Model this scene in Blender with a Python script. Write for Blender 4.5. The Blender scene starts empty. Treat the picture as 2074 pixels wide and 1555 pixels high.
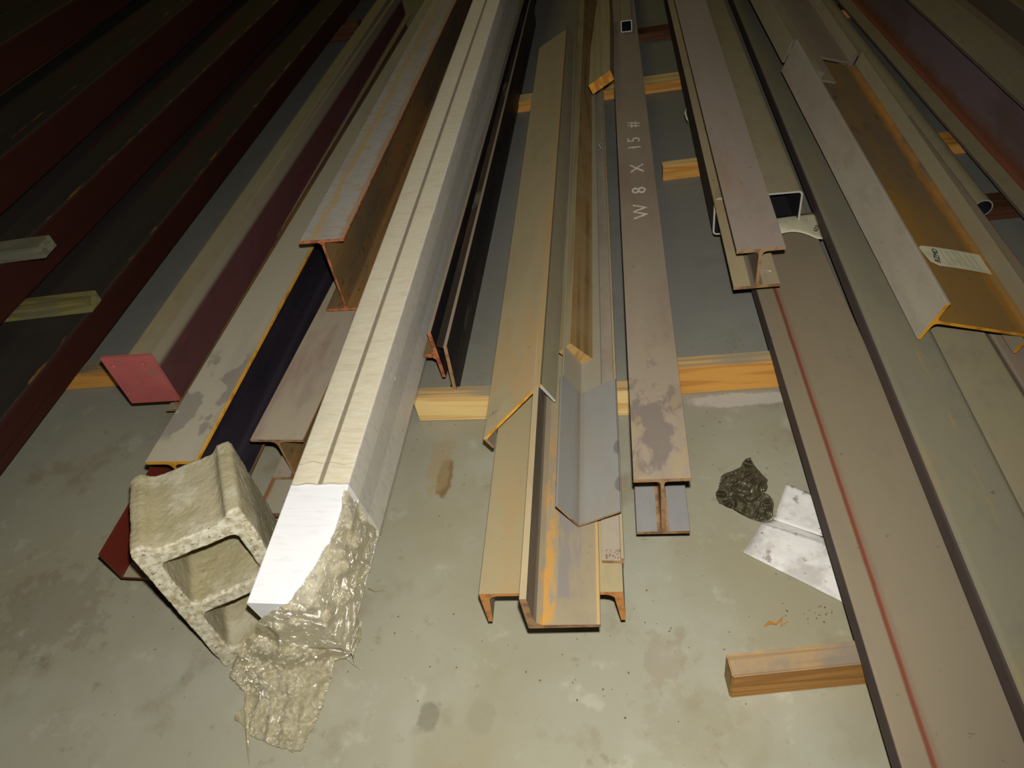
import bpy, bmesh, math, random
import numpy as np
from mathutils import Matrix, Vector, noise
from mathutils.geometry import tessellate_polygon
IN = 0.0254
R = math.radians
rng = random.Random(7)
scene = bpy.context.scene
COL = scene.collection

# ------------------------------------------------------------------ camera
CAM_H = 52.2                       # inches above the floor
F_PX, PITCH, ROLL, YAW0 = 1440.0, R(43.8), R(12.8), R(13.0)

def cam_axes():
    f = np.array([0, math.cos(PITCH), -math.sin(PITCH)]); r = np.array([1., 0, 0])
    d = np.array([0, -math.sin(PITCH), -math.cos(PITCH)])
    c, s = math.cos(ROLL), math.sin(ROLL)
    A = np.array([c*r + s*d, -s*r + c*d, f])
    c, s = math.cos(YAW0), math.sin(YAW0)
    Rz = np.array([[c, -s, 0], [s, c, 0], [0, 0, 1]])
    return (Rz @ A.T).T
AX = cam_axes()
cam_data = bpy.data.cameras.new('camera'); cam = bpy.data.objects.new('camera', cam_data)
COL.objects.link(cam); scene.camera = cam
cam_data.sensor_width = 36.0; cam_data.lens = 36.0*F_PX/2074.0
cam_data.clip_start = 0.02; cam_data.clip_end = 200
M = Matrix.Identity(4)
for i in range(3):
    M[i][0] = AX[0][i]; M[i][1] = -AX[1][i]; M[i][2] = -AX[2][i]
M[2][3] = CAM_H*IN
cam.matrix_world = M

def at_z(px, py, z):
    """point of height z (inches) that the photograph shows at a pixel"""
    v = np.array([(px-1037.)/F_PX, (py-777.5)/F_PX, 1.]) @ AX
    return np.array([0, 0, CAM_H]) + (z-CAM_H)/v[2]*v

# ------------------------------------------------------------------ light
scene.view_settings.view_transform = 'Standard'
scene.view_settings.look = 'None'
scene.view_settings.gamma = 1.0
scene.view_settings.exposure = 0.0
scene.view_settings.use_curve_mapping = False
scene.cycles.max_bounces = 6
scene.cycles.transparent_max_bounces = 12
world = bpy.data.worlds.new('world'); scene.world = world
world.use_nodes = True
bg = world.node_tree.nodes['Background']
bg.inputs[0].default_value = (1.0, 0.86, 0.50, 1); bg.inputs[1].default_value = 0.008

# the camera's flash: a small lamp just above the lens
fl = bpy.data.lights.new('camera_flash', 'SPOT')
fl.energy = 116; fl.color = (1.0, 0.97, 0.905); fl.shadow_soft_size = 0.011
fl.spot_size = R(142); fl.spot_blend = 0.75
flash = bpy.data.objects.new('camera_flash', fl); COL.objects.link(flash)
fm = cam.matrix_world.copy()
off = fm.to_3x3() @ Vector((0.012, 0.062, 0.0))
fm = Matrix.Translation(off) @ fm
flash.matrix_world = fm @ Matrix.Rotation(R(15), 4, 'Y')
# a weak yellow hall lamp high up and far away
hl = bpy.data.lights.new('hall_lamp', 'AREA'); hl.energy = 26; hl.size = 1.2; hl.color = (1.0, 0.80, 0.16)
hall = bpy.data.objects.new('hall_lamp', hl); COL.objects.link(hall)
hall.location = (-1.2, 7.5, 5.5)

# ------------------------------------------------------------------ materials
def L(c):
    """sRGB 0-255 to linear"""
    return tuple(((v/255/12.92) if v/255 <= 0.04045 else ((v/255+0.055)/1.055)**2.4) for v in c) + (1,)

class Mat:
    def __init__(self, name, base, rough=0.6, metal=0.0, spec=0.35):
        self.m = bpy.data.materials.new(name); self.m.use_nodes = True
        self.t = self.m.node_tree; self.N = self.t.nodes; self.K = self.t.links
        self.b = self.N['Principled BSDF']
        self.b.inputs['Roughness'].default_value = rough
        self.b.inputs['Metallic'].default_value = metal
        self.b.inputs['Specular IOR Level'].default_value = spec
        rgb = self.N.new('ShaderNodeRGB'); rgb.outputs[0].default_value = L(base)
        self.c = rgb.outputs[0]
        tc = self.N.new('ShaderNodeTexCoord'); self.co = tc.outputs['Object']
        sx = self.N.new('ShaderNodeSeparateXYZ'); self.K.new(self.co, sx.inputs[0]); self.xyz = sx.outputs
        self.h = None
    def vec(self, sc, loc=(0, 0, 0)):
        mp = self.N.new('ShaderNodeMapping'); self.K.new(self.co, mp.inputs[0])
        mp.inputs['Scale'].default_value = sc; mp.inputs['Location'].default_value = loc
        return mp.outputs[0]
    def noise(self, scale, sc=(1, 1, 1), det=5, rough=0.6, loc=None, dist=0.0):
        n = self.N.new('ShaderNodeTexNoise'); n.inputs['Scale'].default_value = scale
        n.inputs['Detail'].default_value = det; n.inputs['Roughness'].default_value = rough
        n.inputs['Distortion'].default_value = dist
        self.K.new(self.vec(sc, loc or (rng.random()*9, rng.random()*9, rng.random()*9)), n.inputs['Vector'])
        return n.outputs['Fac']
    def ramp(self, v, a, b, out=1.0, out0=0.0):
        r = self.N.new('ShaderNodeMapRange'); r.interpolation_type = 'SMOOTHSTEP'
        r.inputs[1].default_value = a; r.inputs[2].default_value = b
        r.inputs[3].default_value = out0; r.inputs[4].default_value = out
        self.K.new(v, r.inputs[0]); return r.outputs[0]
    def math(self, op, a, b=None):
        n = self.N.new('ShaderNodeMath'); n.operation = op
        for i, v in enumerate((a, b)):
            if v is None: continue
            if isinstance(v, (int, float)): n.inputs[i].default_value = v
            else: self.K.new(v, n.inputs[i])
        return n.outputs[0]
    def mix(self, col, fac):
        n = self.N.new('ShaderNodeMix'); n.data_type = 'RGBA'
        if isinstance(fac, (int, float)): n.inputs[0].default_value = fac
        else: self.K.new(fac, n.inputs[0])
        self.K.new(self.c, n.inputs[6]); n.inputs[7].default_value = L(col)
        self.c = n.outputs[2]; return self
    def blotch(self, col, scale=6, lo=0.5, hi=0.65, amt=1.0, sc=(1, 0.35, 1), det=6):
        return self.mix(col, self.ramp(self.noise(scale, sc, det), lo, hi, amt))
    def band(self, axis, centre, width, col, amt=1.0, wob=0.012, soft=0.006):
        """a stripe along the member at a local position (metres)"""
        w = self.math('MULTIPLY', self.math('SUBTRACT', self.noise(9, (1, 1, 1), 3), 0.5), wob*2)
        d = self.math('ABSOLUTE', self.math('SUBTRACT', self.math('ADD', self.xyz[axis], w), centre))
        return self.mix(col, self.ramp(d, width/2+soft, max(width/2-soft, 0), amt))
    def below(self, axis, limit, col, soft=0.01, amt=1.0, wob=0.0):
        v = self.xyz[axis]
        if wob: v = self.math('ADD', v, self.math('MULTIPLY', self.math('SUBTRACT', self.noise(14, (1, 1, 1), 4), 0.5), wob*2))
        return self.mix(col, self.ramp(v, limit+soft, limit-soft, amt))
    def bump(self, scale=120, strength=0.15, dist=0.001, sc=(1, 1, 1), det=4):
        b = self.N.new('ShaderNodeBump'); b.inputs['Strength'].default_value = strength
        b.inputs['Distance'].default_value = dist
        self.K.new(self.noise(scale, sc, det), b.inputs['Height'])
        if self.h is not None: self.K.new(self.h, b.inputs['Normal'])
        self.h = b.outputs[0]; return self
    def end(self):
        self.K.new(self.c, self.b.inputs['Base Color'])
        if self.h is not None: self.K.new(self.h, self.b.inputs['Normal'])
        return self.m

def dusty(name, base, dark, rust=None, ramt=0.5, k=5, rough=0.75):
    m = Mat(name, base, rough)
    m.blotch(dark, k, 0.42, 0.68, 0.45, (1, 0.15, 1))
    m.blotch(dark, k*5, 0.50, 0.66, 0.30, (1, 0.5, 1))
    if rust: m.blotch(rust, k*1.5, 0.52, 0.66, ramt, (1, 0.25, 1))
    m.blotch((60, 52, 40), 60, 0.66, 0.74, 0.5, (1, 1, 1))
    return m.bump(160, 0.22, 0.0006)

m_dust_grey = dusty('dusty grey steel', (150, 138, 120), (122, 114, 104), (128, 108, 82), 0.35).end()
m_dust_tan = dusty('dusty tan steel', (160, 144, 112), (136, 122, 96), (150, 116, 66), 0.35).end()
m_dust_olive = dusty('dusty olive steel', (150, 140, 112), (126, 118, 98), (140, 116, 72), 0.25).end()
m_dust_brown = dusty('brown grey dusty steel', (146, 130, 110), (124, 112, 98)).end()
m_steel_blue = dusty('clean blue grey steel', (138, 136, 132), (122, 122, 122), (140, 124, 96), 0.3, 6, 0.5).blotch((104, 100, 104), 14, 0.66, 0.7, 0.7).end()
m_side_dark = dusty('dark steel side', (84, 72, 68), (60, 50, 48), (92, 66, 40), 0.4).end()
m_side_grey = dusty('grey steel side', (118, 106, 90), (92, 82, 70), (110, 82, 48), 0.4).end()
m_maroon = dusty('maroon primer', (92, 52, 50), (70, 40, 42), (100, 36, 30), 0.4).end()
m_pinkplate = dusty('pink red primer plate', (176, 92, 88), (150, 74, 68), (140, 100, 84), 0.5, 8).end()
m_redpaint = Mat('dark red painted steel', (60, 30, 24), 0.5, 0, .2).blotch((46, 24, 20), 4, 0.4, 0.65, 0.6, (1, .1, 1)).blotch((96, 56, 26), 30, 0.68, 0.76, 0.5, (1, .3, 1)).bump(80, 0.1, 0.0005).end()
m_redtop = Mat('dusty top of dark red steel', (58, 50, 42), 0.8).blotch((40, 34, 32), 4, 0.4, 0.65, 0.7, (1, .1, 1)).blotch((92, 30, 20), 6, 0.56, 0.66, 0.6, (1, .1, 1))
m_redtop.mix((150, 100, 34), m_redtop.math('MULTIPLY', m_redtop.ramp(m_redtop.math('ABSOLUTE', m_redtop.math('SUBTRACT', m_redtop.xyz[0], 5.55*IN)), .007, .002, .8), m_redtop.ramp(m_redtop.noise(30, (1, .3, 1), 5), .5, .6)))
m_redtop = m_redtop.bump(80, 0.1, 0.0005).end()
m_yellow_end = Mat('yellow rusty cut end', (206, 146, 36), 0.8).blotch((150, 92, 24), 30, 0.45, 0.65, 0.7, (1, 1, 1)).bump(200, 0.5, 0.001).end()
m_tan_end = Mat('brown rusty cut end', (150, 118, 82), 0.8).blotch((110, 76, 50), 40, 0.45, 0.65, 0.8, (1, 1, 1)).bump(200, 0.5, 0.001).end()
m_orange_end = Mat('orange rusty cut end', (186, 128, 70), 0.85).blotch((140, 84, 44), 40, 0.45, 0.65, 0.7, (1, 1, 1)).bump(180, 0.5, 0.001).end()
m_rust_end = Mat('flaky red rust', (164, 98, 62), 0.9).blotch((110, 60, 36), 50, 0.45, 0.62, 0.9, (1, 1, 1)).bump(120, 0.9, 0.002).end()
m_rust = Mat('rusty web', (112, 88, 52), 0.85).blotch((88, 76, 58), 8, 0.42, 0.62, 0.8, (1, .3, 1)).blotch((146, 102, 48), 10, 0.48, 0.66, 0.7, (1, .15, 1)).blotch((60, 40, 26), 30, 0.6, 0.7, 0.6, (1, 1, 1)).bump(140, 0.4, 0.001).end()
m_black = Mat('black oily steel', (38, 32, 34), 0.5).blotch((66, 46, 40), 12, 0.5, 0.62, 0.7, (1, .2, 1)).blotch((120, 112, 100), 26, 0.63, 0.72, 0.5, (.6, .15, 1)).bump(60, 0.3, 0.001).end()
m_navy = Mat('dark purple scale', (40, 34, 42), 0.6).blotch((26, 22, 30), 8, 0.4, 0.6, 0.8, (1, .3, 1)).blotch((150, 84, 30), 70, 0.69, 0.74, 0.8, (1, .6, 1)).bump(90, 0.2, 0.0008).end()
m_bright_rim = Mat('bright cut rim', (196, 194, 186), 0.35, 0.3).bump(200, 0.3, 0.0005).end()
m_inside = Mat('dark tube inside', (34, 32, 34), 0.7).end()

def grain(name, base, dark, k=1.0, axis='X', dust=None, dust_amt=0.5, rough=0.75):
    m = Mat(name, base, rough)
    sc = (0.05, 1, 1) if axis == 'X' else (1, 0.05, 1)
    n = m.noise(55*k, sc, 5, 0.65, dist=0.6)
    w = m.N.new('ShaderNodeMath'); w.operation = 'SINE'
    m.K.new(m.math('MULTIPLY', m.noise(9*k, sc, 2, 0.5, dist=0.3), 70), w.inputs[0])
    m.mix(dark, m.ramp(w.outputs[0], 0.1, 1.0, 0.55))
    m.mix(dark, m.ramp(n, 0.5, 0.7, 0.6))
    if dust: m.blotch(dust, 7, 0.4, 0.62, dust_amt, (1, 1, 1))
    return m.bump(90, 0.35, 0.0008, sc)
m_wood_new = grain('yellow pine', (232, 200, 134), (196, 146, 76), 1).end()
m_wood_newtop = grain('dusty pine top', (190, 160, 110), (140, 110, 70), 1, dust=(146, 136, 114), dust_amt=0.8).end()
m_wood_orange = grain('orange pine', (206, 150, 72), (166, 108, 44), 1).end()
m_wood_stubtop = grain('dusty orange pine top', (164, 134, 90), (130, 96, 56), 1, dust=(122, 112, 98), dust_amt=0.9).end()
m_wood_old = grain('old greenish wood', (140, 130, 74), (86, 78, 40), 1, dust=(110, 108, 84), dust_amt=0.7).end()
m_wood_olda = grain('old grey wood', (128, 124, 100), (84, 80, 60), 1, dust=(100, 100, 86), dust_amt=0.6).end()
m_wood_brown = grain('brown plank', (136, 108, 66), (92, 68, 40), 1.0, 'Y', dust=(142, 122, 84), dust_amt=0.5).end()
m_wood_dusty = grain('dust covered plank edge', (160, 146, 108), (138, 122, 86), 0.8, 'Y').end()
m_wood_endgrain = Mat('plank end grain', (160, 130, 76), 0.8).blotch((120, 90, 50), 60, .45, .62, .8, (1, 1, .2)).bump(150, .5, .001).end()
m_wood_endorange = Mat('fresh orange end grain', (206, 142, 52), 0.8).blotch((150, 96, 30), 60, .45, .62, .8, (1, 1, .2)).bump(150, .5, .001).end()
m_wood_red = grain('reddish dark wood', (92, 56, 32), (60, 34, 22), 1).end()

m_wood_stub = grain('stub orange wood', (182, 132, 68), (140, 92, 42), 1).end()
# concrete floor with its stains
def concrete():
    m = Mat('stained concrete', (150, 147, 128), 0.62, 0, 0.25)
    m.blotch((142, 134, 106), 1.3, 0.45, 0.62, 0.7, (1, 1, 1))
    m.blotch((160, 159, 143), 2.6, 0.5, 0.66, 0.6, (1, 1, 1))
    m.blotch((124, 112, 84), 5.5, 0.55, 0.70, 0.55, (1, 1, 1))
    m.blotch((116, 104, 78), 22, 0.60, 0.74, 0.5, (1, 1, 1))
    m.blotch((184, 182, 164), 14, 0.58, 0.72, 0.35, (1, 1, 1))
    m.blotch((70, 62, 46), 75, 0.70, 0.76, 0.6, (1, 1, 1))
    def spot(px, py, rx, ry, col, amt, noise_amt=0.5):
        c = at_z(px, py, 0)*IN
        vx = m.math('DIVIDE', m.math('SUBTRACT', m.xyz[0], float(c[0])), rx*IN)
        vy = m.math('DIVIDE', m.math('SUBTRACT', m.xyz[1], float(c[1])), ry*IN)
        d = m.math('SQRT', m.math('ADD', m.math('MULTIPLY', vx, vx), m.math('MULTIPLY', vy, vy)))
        d = m.math('ADD', d, m.math('MULTIPLY', m.math('SUBTRACT', m.noise(30, (1, 1, 1), 5), 0.5), noise_amt*3))
        m.mix(col, m.ramp(d, 1.15, 0.75, amt))
    spot(868, 1452, 0.75, 1.1, (112, 106, 88), 0.6, 0.5)       # round damp spots at the front
    spot(975, 1450, 1.1, 1.2, (136, 132, 108), 0.5, 0.5)
    spot(900, 965, 0.8, 2.4, (112, 82, 42), 0.8)
    spot(892, 940, 1.2, 3.4, (150, 132, 96), 0.6)
    spot(100, 1240, 6, 4.5, (110, 98, 84), 0.3, 1.0)
    spot(1510, 808, 5.5, 0.9, (190, 186, 176), 0.75, 0.35)     # pale smear by the board
    spot(1320, 186, 1.1, 1.0, (40, 70, 110), 0.9, 0.3)         # blue chalk mark
    spot(1395, 1460, 3.0, 2.2, (128, 118, 90), 0.2, 1.0)
    spot(1340, 1330, 1.6, 2.0, (122, 100, 70), 0.25, 1.3)
    m.mix((120, 120, 116), m.ramp(m.math('ADD', m.xyz[1], m.math('MULTIPLY', m.noise(3, (1, 1, 1), 4), .5)), 1.25, 1.95, 0.75))  # floor colour turns darker and greyer towards the back
    m.bump(60, 0.12, 0.001).bump(340, 0.12, 0.0006)
    return m.end()
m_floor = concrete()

# block
def block_mat():
    m = Mat('concrete block', (162, 153, 124), 0.9, 0, 0.2)
    m.blotch((150, 140, 104), 9, 0.45, 0.6, 0.7, (1, 1, 1))
    m.blotch((186, 180, 160), 16, 0.5, 0.62, 0.5, (1, 1, 1))
    m.blotch((92, 86, 70), 130, 0.62, 0.70, 0.6, (1, 1, 1))
    rough = m.ramp(m.math('ADD', m.xyz[1], m.math('MULTIPLY', m.math('SUBTRACT', m.noise(40, (1, 1, 1), 4), .5), .03)), .012, .002)
    m.mix((204, 198, 178), m.math('MULTIPLY', rough, m.ramp(m.noise(70, (1, 1, 1), 4), .38, .6, .85)))
    m.mix((84, 76, 60), m.math('MULTIPLY', rough, m.ramp(m.noise(120, (1, 1, 1), 3), .62, .68, .8)))
    return m.bump(140, 0.35, 0.003).bump(420, 0.5, 0.0012).end()
m_block = block_mat()

# white packed bundle
def white_mat(name, base, streak, glint=None):
    m = Mat(name, base, 0.45, 0, 0.4)
    if glint:
        rot = m.N.new('ShaderNodeVectorRotate'); rot.inputs['Angle'].default_value = R(-24); rot.rotation_type = 'Z_AXIS'
        m.K.new(m.co, rot.inputs['Vector']); old = m.co; m.co = rot.outputs[0]
        m.mix(glint, m.ramp(m.noise(90, (.12, 1.6, 1), 3), 0.60, 0.70, 0.55)); m.co = old  # glints of the film put into the colour as white diagonal streaks
    m.mix(streak, m.ramp(m.noise(40, (0.35, 2.2, 1), 4), 0.5, 0.68, 0.45))
    return m.bump(40, 0.3, 0.001, (0.4, 3, 1)).end()
m_foam = white_mat('bare white top', (236, 236, 238), (214, 214, 218))
m_wrapped = white_mat('film wrapped white top', (246, 238, 216), (222, 210, 180), (255, 255, 255))
m_wrapside = white_mat('film wrapped side', (222, 218, 210), (192, 186, 176))
m_wrapside2 = white_mat('film wrapped darker side', (206, 202, 196), (178, 172, 164))
m_groove = Mat('grey groove', (150, 136, 108), 0.7).end()

def film(name, tint, opac, rough, bs, bscale, diff_amt=0.4, sc=(1, 1, 1), bd=0.004, base=0.07, clear=(0.95, 0.93, 0.86)):
    m = bpy.data.materials.new(name); m.use_nodes = True
    N, K = m.node_tree.nodes, m.node_tree.links
    for n in list(N):
        if n.type != 'OUTPUT_MATERIAL': N.remove(n)
    out = [n for n in N if n.type == 'OUTPUT_MATERIAL'][0]
    tc = N.new('ShaderNodeTexCoord'); mp = N.new('ShaderNodeMapping'); mp.inputs['Scale'].default_value = sc
    K.new(tc.outputs['Object'], mp.inputs[0])
    nz = N.new('ShaderNodeTexNoise'); nz.inputs['Scale'].default_value = bscale; nz.inputs['Detail'].default_value = 6
    nz.inputs['Distortion'].default_value = 1.2
    K.new(mp.outputs[0], nz.inputs['Vector'])
    bp = N.new('ShaderNodeBump'); bp.inputs['Strength'].default_value = bs; bp.inputs['Distance'].default_value = bd
    K.new(nz.outputs['Fac'], bp.inputs['Height'])
    tr = N.new('ShaderNodeBsdfTransparent'); tr.inputs[0].default_value = (*clear, 1)
    df = N.new('ShaderNodeBsdfDiffuse'); df.inputs[0].default_value = L(tint)
    gl = N.new('ShaderNodeBsdfGlossy'); gl.inputs['Roughness'].default_value = rough; gl.inputs[0].default_value = (1, 0.975, 0.90, 1)
    K.new(bp.outputs[0], gl.inputs['Normal'])
    m1 = N.new('ShaderNodeMixShader'); m1.inputs[0].default_value = opac
    K.new(tr.outputs[0], m1.inputs[1]); K.new(df.outputs[0], m1.inputs[2])
    lw = N.new('ShaderNodeLayerWeight'); lw.inputs[0].default_value = 0.35
    K.new(bp.outputs[0], lw.inputs['Normal'])
    mm = N.new('ShaderNodeMapRange'); K.new(lw.outputs['Fresnel'], mm.inputs[0]); mm.inputs[3].default_value = base; mm.inputs[4].default_value = diff_amt
    m2 = N.new('ShaderNodeMixShader'); K.new(mm.outputs[0], m2.inputs[0])
    K.new(m1.outputs[0], m2.inputs[1]); K.new(gl.outputs[0], m2.inputs[2])
    K.new(m2.outputs[0], out.inputs['Surface'])
    return m
m_film = film('crumpled clear film', (244, 232, 190), 0.26, 0.17, 1.0, 34, 0.5, bd=0.05, base=0.40, clear=(0.98, 0.96, 0.89))
m_stretch = film('tight stretch film', (250, 246, 232), 0.07, 0.12, 1.0, 45, 0.3, (0.4, 2.6, 0.6), 0.03, 0.09, (0.995, 0.99, 0.97))
m_bag = film('dark crumpled bag film', (88, 82, 64), 0.88, 0.22, 0.35, 9, 0.3, base=.08)
m_paper = Mat('off white card', (204, 198, 168), 0.8).blotch((180, 172, 140), 30, .5, .65, .5, (1, 1, 1)).end()
m_ink = Mat('dark ink', (56, 56, 60), 0.7).end()
m_inkfaint = Mat('faint grey print', (160, 154, 130), 0.8).end()
m_stencil = Mat('white paint marking', (214, 206, 190), 0.7).blotch((168, 156, 138), 150, .5, .6, .7, (1, 1, 1)).end()
m_white_sheet = Mat('dirty white sheet', (214, 211, 206), 0.7).blotch((168, 162, 154), 12, .45, .62, .7, (1, 1, 1)).blotch((118, 100, 82), 45, .58, .68, .7, (1, 1, 1)).bump(40, .5, .003).end()
m_screw = Mat('bright screw', (220, 220, 222), 0.25, 0.8).end()
m_grit = Mat('grit', (120, 98, 66), 0.9).end()
m_leaf = Mat('dry leaf', (176, 110, 40), 0.9).end()

# ------------------------------------------------------------------ builders
def frame(yaw, pit, rol):
    yaw, pit, rol = R(yaw), R(pit), R(rol)
    d = np.array([math.sin(yaw)*math.cos(pit), math.cos(yaw)*math.cos(pit), math.sin(pit)])
    s = np.array([math.cos(yaw), -math.sin(yaw), 0.]); u = np.cross(s, d)
    c, sn = math.cos(rol), math.sin(rol)
    return d, c*s+sn*u, -sn*s+c*u

def pose(pos, ypr, drop=0.0):
    d, s, u = frame(*ypr); p = np.array(pos, float) - u*drop
    m = Matrix.Identity(4)
    for i in range(3): m[i][0], m[i][1], m[i][2], m[i][3] = s[i], d[i], u[i], p[i]*IN
    return m

def thing(name, label, cat, pos, ypr=(0, 0, 0), drop=0.0, group=None):
    o = bpy.data.objects.new(name, None); COL.objects.link(o)
    o.matrix_world = pose(pos, ypr, drop); o['label'] = label; o['category'] = cat
    if group: o['group'] = group
    o['kind'] = 'thing'
    return o

def mesh_obj(name, verts, faces, mats, midx=None, parent=None, smooth=False, scale=IN):
    me = bpy.data.meshes.new(name)
    me.from_pydata([tuple(c*scale for c in v) for v in verts], [], faces)
    for m in mats: me.materials.append(m)
    if midx: me.polygons.foreach_set('material_index', midx)
    if smooth: me.polygons.foreach_set('use_smooth', [True]*len(me.polygons))
    me.update()
    o = bpy.data.objects.new(name, me); COL.objects.link(o)
    if parent: o.parent = parent
    return o

def prism(name, prof, y0, y1, mats, parent=None, hole=None, ends=None, inner=None, jag=0.0, slant=0.0, smooth=False, bow=0.0):
    """profile (s,u) pushed along the member; mats = (top, side, end[, under])"""
    area = sum(prof[i][0]*prof[(i+1) % len(prof)][1]-prof[(i+1) % len(prof)][0]*prof[i][1] for i in range(len(prof)))
    if area < 0: prof = prof[::-1]
    loops = [prof] + ([hole] if hole else [])
    V, Fc, idx = [], [], []
    lst = [Vector((p[0], p[1], 0)) for lp in loops for p in lp]
    tris = tessellate_polygon([[Vector((p[0], p[1], 0)) for p in lp] for lp in loops])
    n = len(lst)
    ysteps = [y0, y1] if not bow else [y0+(y1-y0)*i/14 for i in range(15)]
    for j, y in enumerate(ysteps):
        for p in lst:
            jj = (rng.random()-0.5)*jag if j == 0 else 0
            yy = y + jj + (slant*p.x if j == 0 else 0)
            t = (y-y0)/(y1-y0)
            V.append((p.x + bow*math.sin(math.pi*t), yy, p.y))
    nl = len(ysteps)
    for t in tris:
        a, b, c = (lst[i] for i in t)
        cr = (b-a).cross(c-a).z
        t = t if cr > 0 else t[::-1]
        Fc.append(tuple(t)); idx.append(2)
        Fc.append(tuple(i+n*(nl-1) for i in t[::-1])); idx.append(2)
    o0 = 0
    for li, lp in enumerate(loops):
        m = len(lp)
        for i in range(m):
            a, b = o0+i, o0+(i+1) % m
            dx, dz = lp[(i+1) % m][0]-lp[i][0], lp[(i+1) % m][1]-lp[i][1]
            nz = -dx/(math.hypot(dx, dz)+1e-9)      # ccw outline: outward normal (dz,-dx)
            if li == 0: mi = 0 if nz > 0.6 else (3 if (nz < -0.6 and len(mats) > 3) else 1)
            else: mi = len(mats)-1 if inner is None else inner
            for j in range(nl-1):
                A, B, C, D = a+n*j, b+n*j, b+n*(j+1), a+n*(j+1)
                Fc.append((A, D, C, B) if li == 0 else (A, B, C, D)); idx.append(mi)
        o0 += m
    return mesh_obj(name, V, Fc, mats, idx, parent, smooth)

def rect(x0, x1, z0, z1, r=0.0, k=4):
    if r <= 0: return [(x0, z0), (x1, z0), (x1, z1), (x0, z1)]
    P = []
    for cx, cz, a0 in ((x1-r, z0+r, -90), (x1-r, z1-r, 0), (x0+r, z1-r, 90), (x0+r, z0+r, 180)):
        for i in range(k+1):
            a = R(a0+90*i/k); P.append((cx+r*math.cos(a), cz+r*math.sin(a)))
    return P

def i_beam(label, pos, ypr, w, h, length, mt, ms, me_, tf=0.34, tw=0.27, fil=0.35, mweb=None, mbot=None, y0=0, jag=0.0, group=None, cat='steel beam', name='i_beam', slant=0.0, mbside=None):
    """h is the full depth; origin of the thing on the underside"""
    t = thing(name, label, cat, pos, ypr, h, group)
    mweb = mweb or ms; mbot = mbot or mt
    prism('top_flange', rect(-w/2, w/2, h-tf, h, 0.06, 2), y0, y0+length, (mt, ms, me_), t, jag=jag, slant=slant)
    q = tw/2
    def flare(z, sgn):      # fillet points
        return [(q+fil*(1-math.cos(R(a))), z+sgn*fil*(1-math.sin(R(a)))) for a in (90, 60, 30, 0)]
    f = fil
    right = [(q+f, tf), (q+f*0.45, tf+f*0.14), (q+f*0.14, tf+f*0.45), (q, tf+f), (q, h-tf-f), (q+f*0.14, h-tf-f*0.45), (q+f*0.45, h-tf-f*0.14), (q+f, h-tf)]
    prof = right + [(-x, z) for x, z in right[::-1]]
    prism('web', prof, y0, y0+length, (mweb, mweb, me_), t, jag=jag)
    prism('bottom_flange', rect(-w/2, w/2, 0, tf, 0.06, 2), y0, y0+length, (mbot, mbside or ms, me_), t, jag=jag)
    return t

def tube(label, pos, ypr, w, h, length, mt, ms, me_, wall=0.25, r=0.35, y0=0, group=None, name='box_tube', cat='steel tube', closed=False):
    t = thing(name, label, cat, pos, ypr, h, group)
    hole = [(x, z) for x, z in rect(-w/2+wall, w/2-wall, wall, h-wall, max(r-wall, 0.05), 4)]
    prism('tube_wall', rect(-w/2, w/2, 0, h, r, 5), y0, y0+length, (mt, ms, me_, ms, m_inside), t, hole=hole)
    return t

def box(name, x0, x1, y0, y1, z0, z1, mats, parent=None, jit=0.03, chip=False):
    """mats = (top, side, end); grain along local x, real corners slightly eased"""
    bm = bmesh.new()
    V = [bm.verts.new(((x+(rng.random()-.5)*jit)*IN, (y+(rng.random()-.5)*jit)*IN, (z+(rng.random()-.5)*jit)*IN)) for x in (x0, x1) for y in (y0, y1) for z in (z0, z1)]
    for f in ((0, 1, 3, 2), (4, 6, 7, 5), (0, 4, 5, 1), (2, 3, 7, 6), (0, 2, 6, 4), (1, 5, 7, 3)): bm.faces.new([V[i] for i in f])
    bmesh.ops.recalc_face_normals(bm, faces=bm.faces)
    bmesh.ops.bevel(bm, geom=list(bm.edges), offset=0.09*IN, segments=2, affect='EDGES')
    for f in bm.faces:
        n = f.normal; f.material_index = 0 if n.z > 0.6 else (2 if abs(n.x) > 0.7 else 1)
    me = bpy.data.meshes.new(name); bm.to_mesh(me); bm.free()
    for m in mats: me.materials.append(m)
    o = bpy.data.objects.new(name, me); COL.objects.link(o)
    if parent: o.parent = parent
    return o

def board(label, pos, yaw, ln, dep, hgt, mats, group=None, name='wood_board', cat='wood board', tilt=0):
    """board with its left front lower corner at pos, running to the right"""
    o = box(name, 0, ln, 0, dep, 0, hgt, mats)
    o.matrix_world = Matrix.Translation(Vector(pos)*IN) @ Matrix.Rotation(R(-yaw), 4, 'Z') @ Matrix.Rotation(R(-tilt), 4, 'Y')
    o['label'] = label; o['category'] = cat; o['kind'] = 'thing'
    if group: o['group'] = group
    return o

def tag(o, label, cat, group=None, kind=None):
    if label: o['label'] = label
    if cat: o['category'] = cat
    if group: o['group'] = group
    if kind: o['kind'] = kind
    return o

# ------------------------------------------------------------------ floor
n = 24
V = [(-420+720*i/n, -60+560*j/n, 0) for j in range(n+1) for i in range(n+1)]
V = [(x, y, 0) for x, y, z in V]
Fc = [(j*(n+1)+i, j*(n+1)+i+1, (j+1)*(n+1)+i+1, (j+1)*(n+1)+i) for j in range(n) for i in range(n)]
floor = mesh_obj('floor', V, Fc, [m_floor]); floor['kind'] = 'structure'

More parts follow.
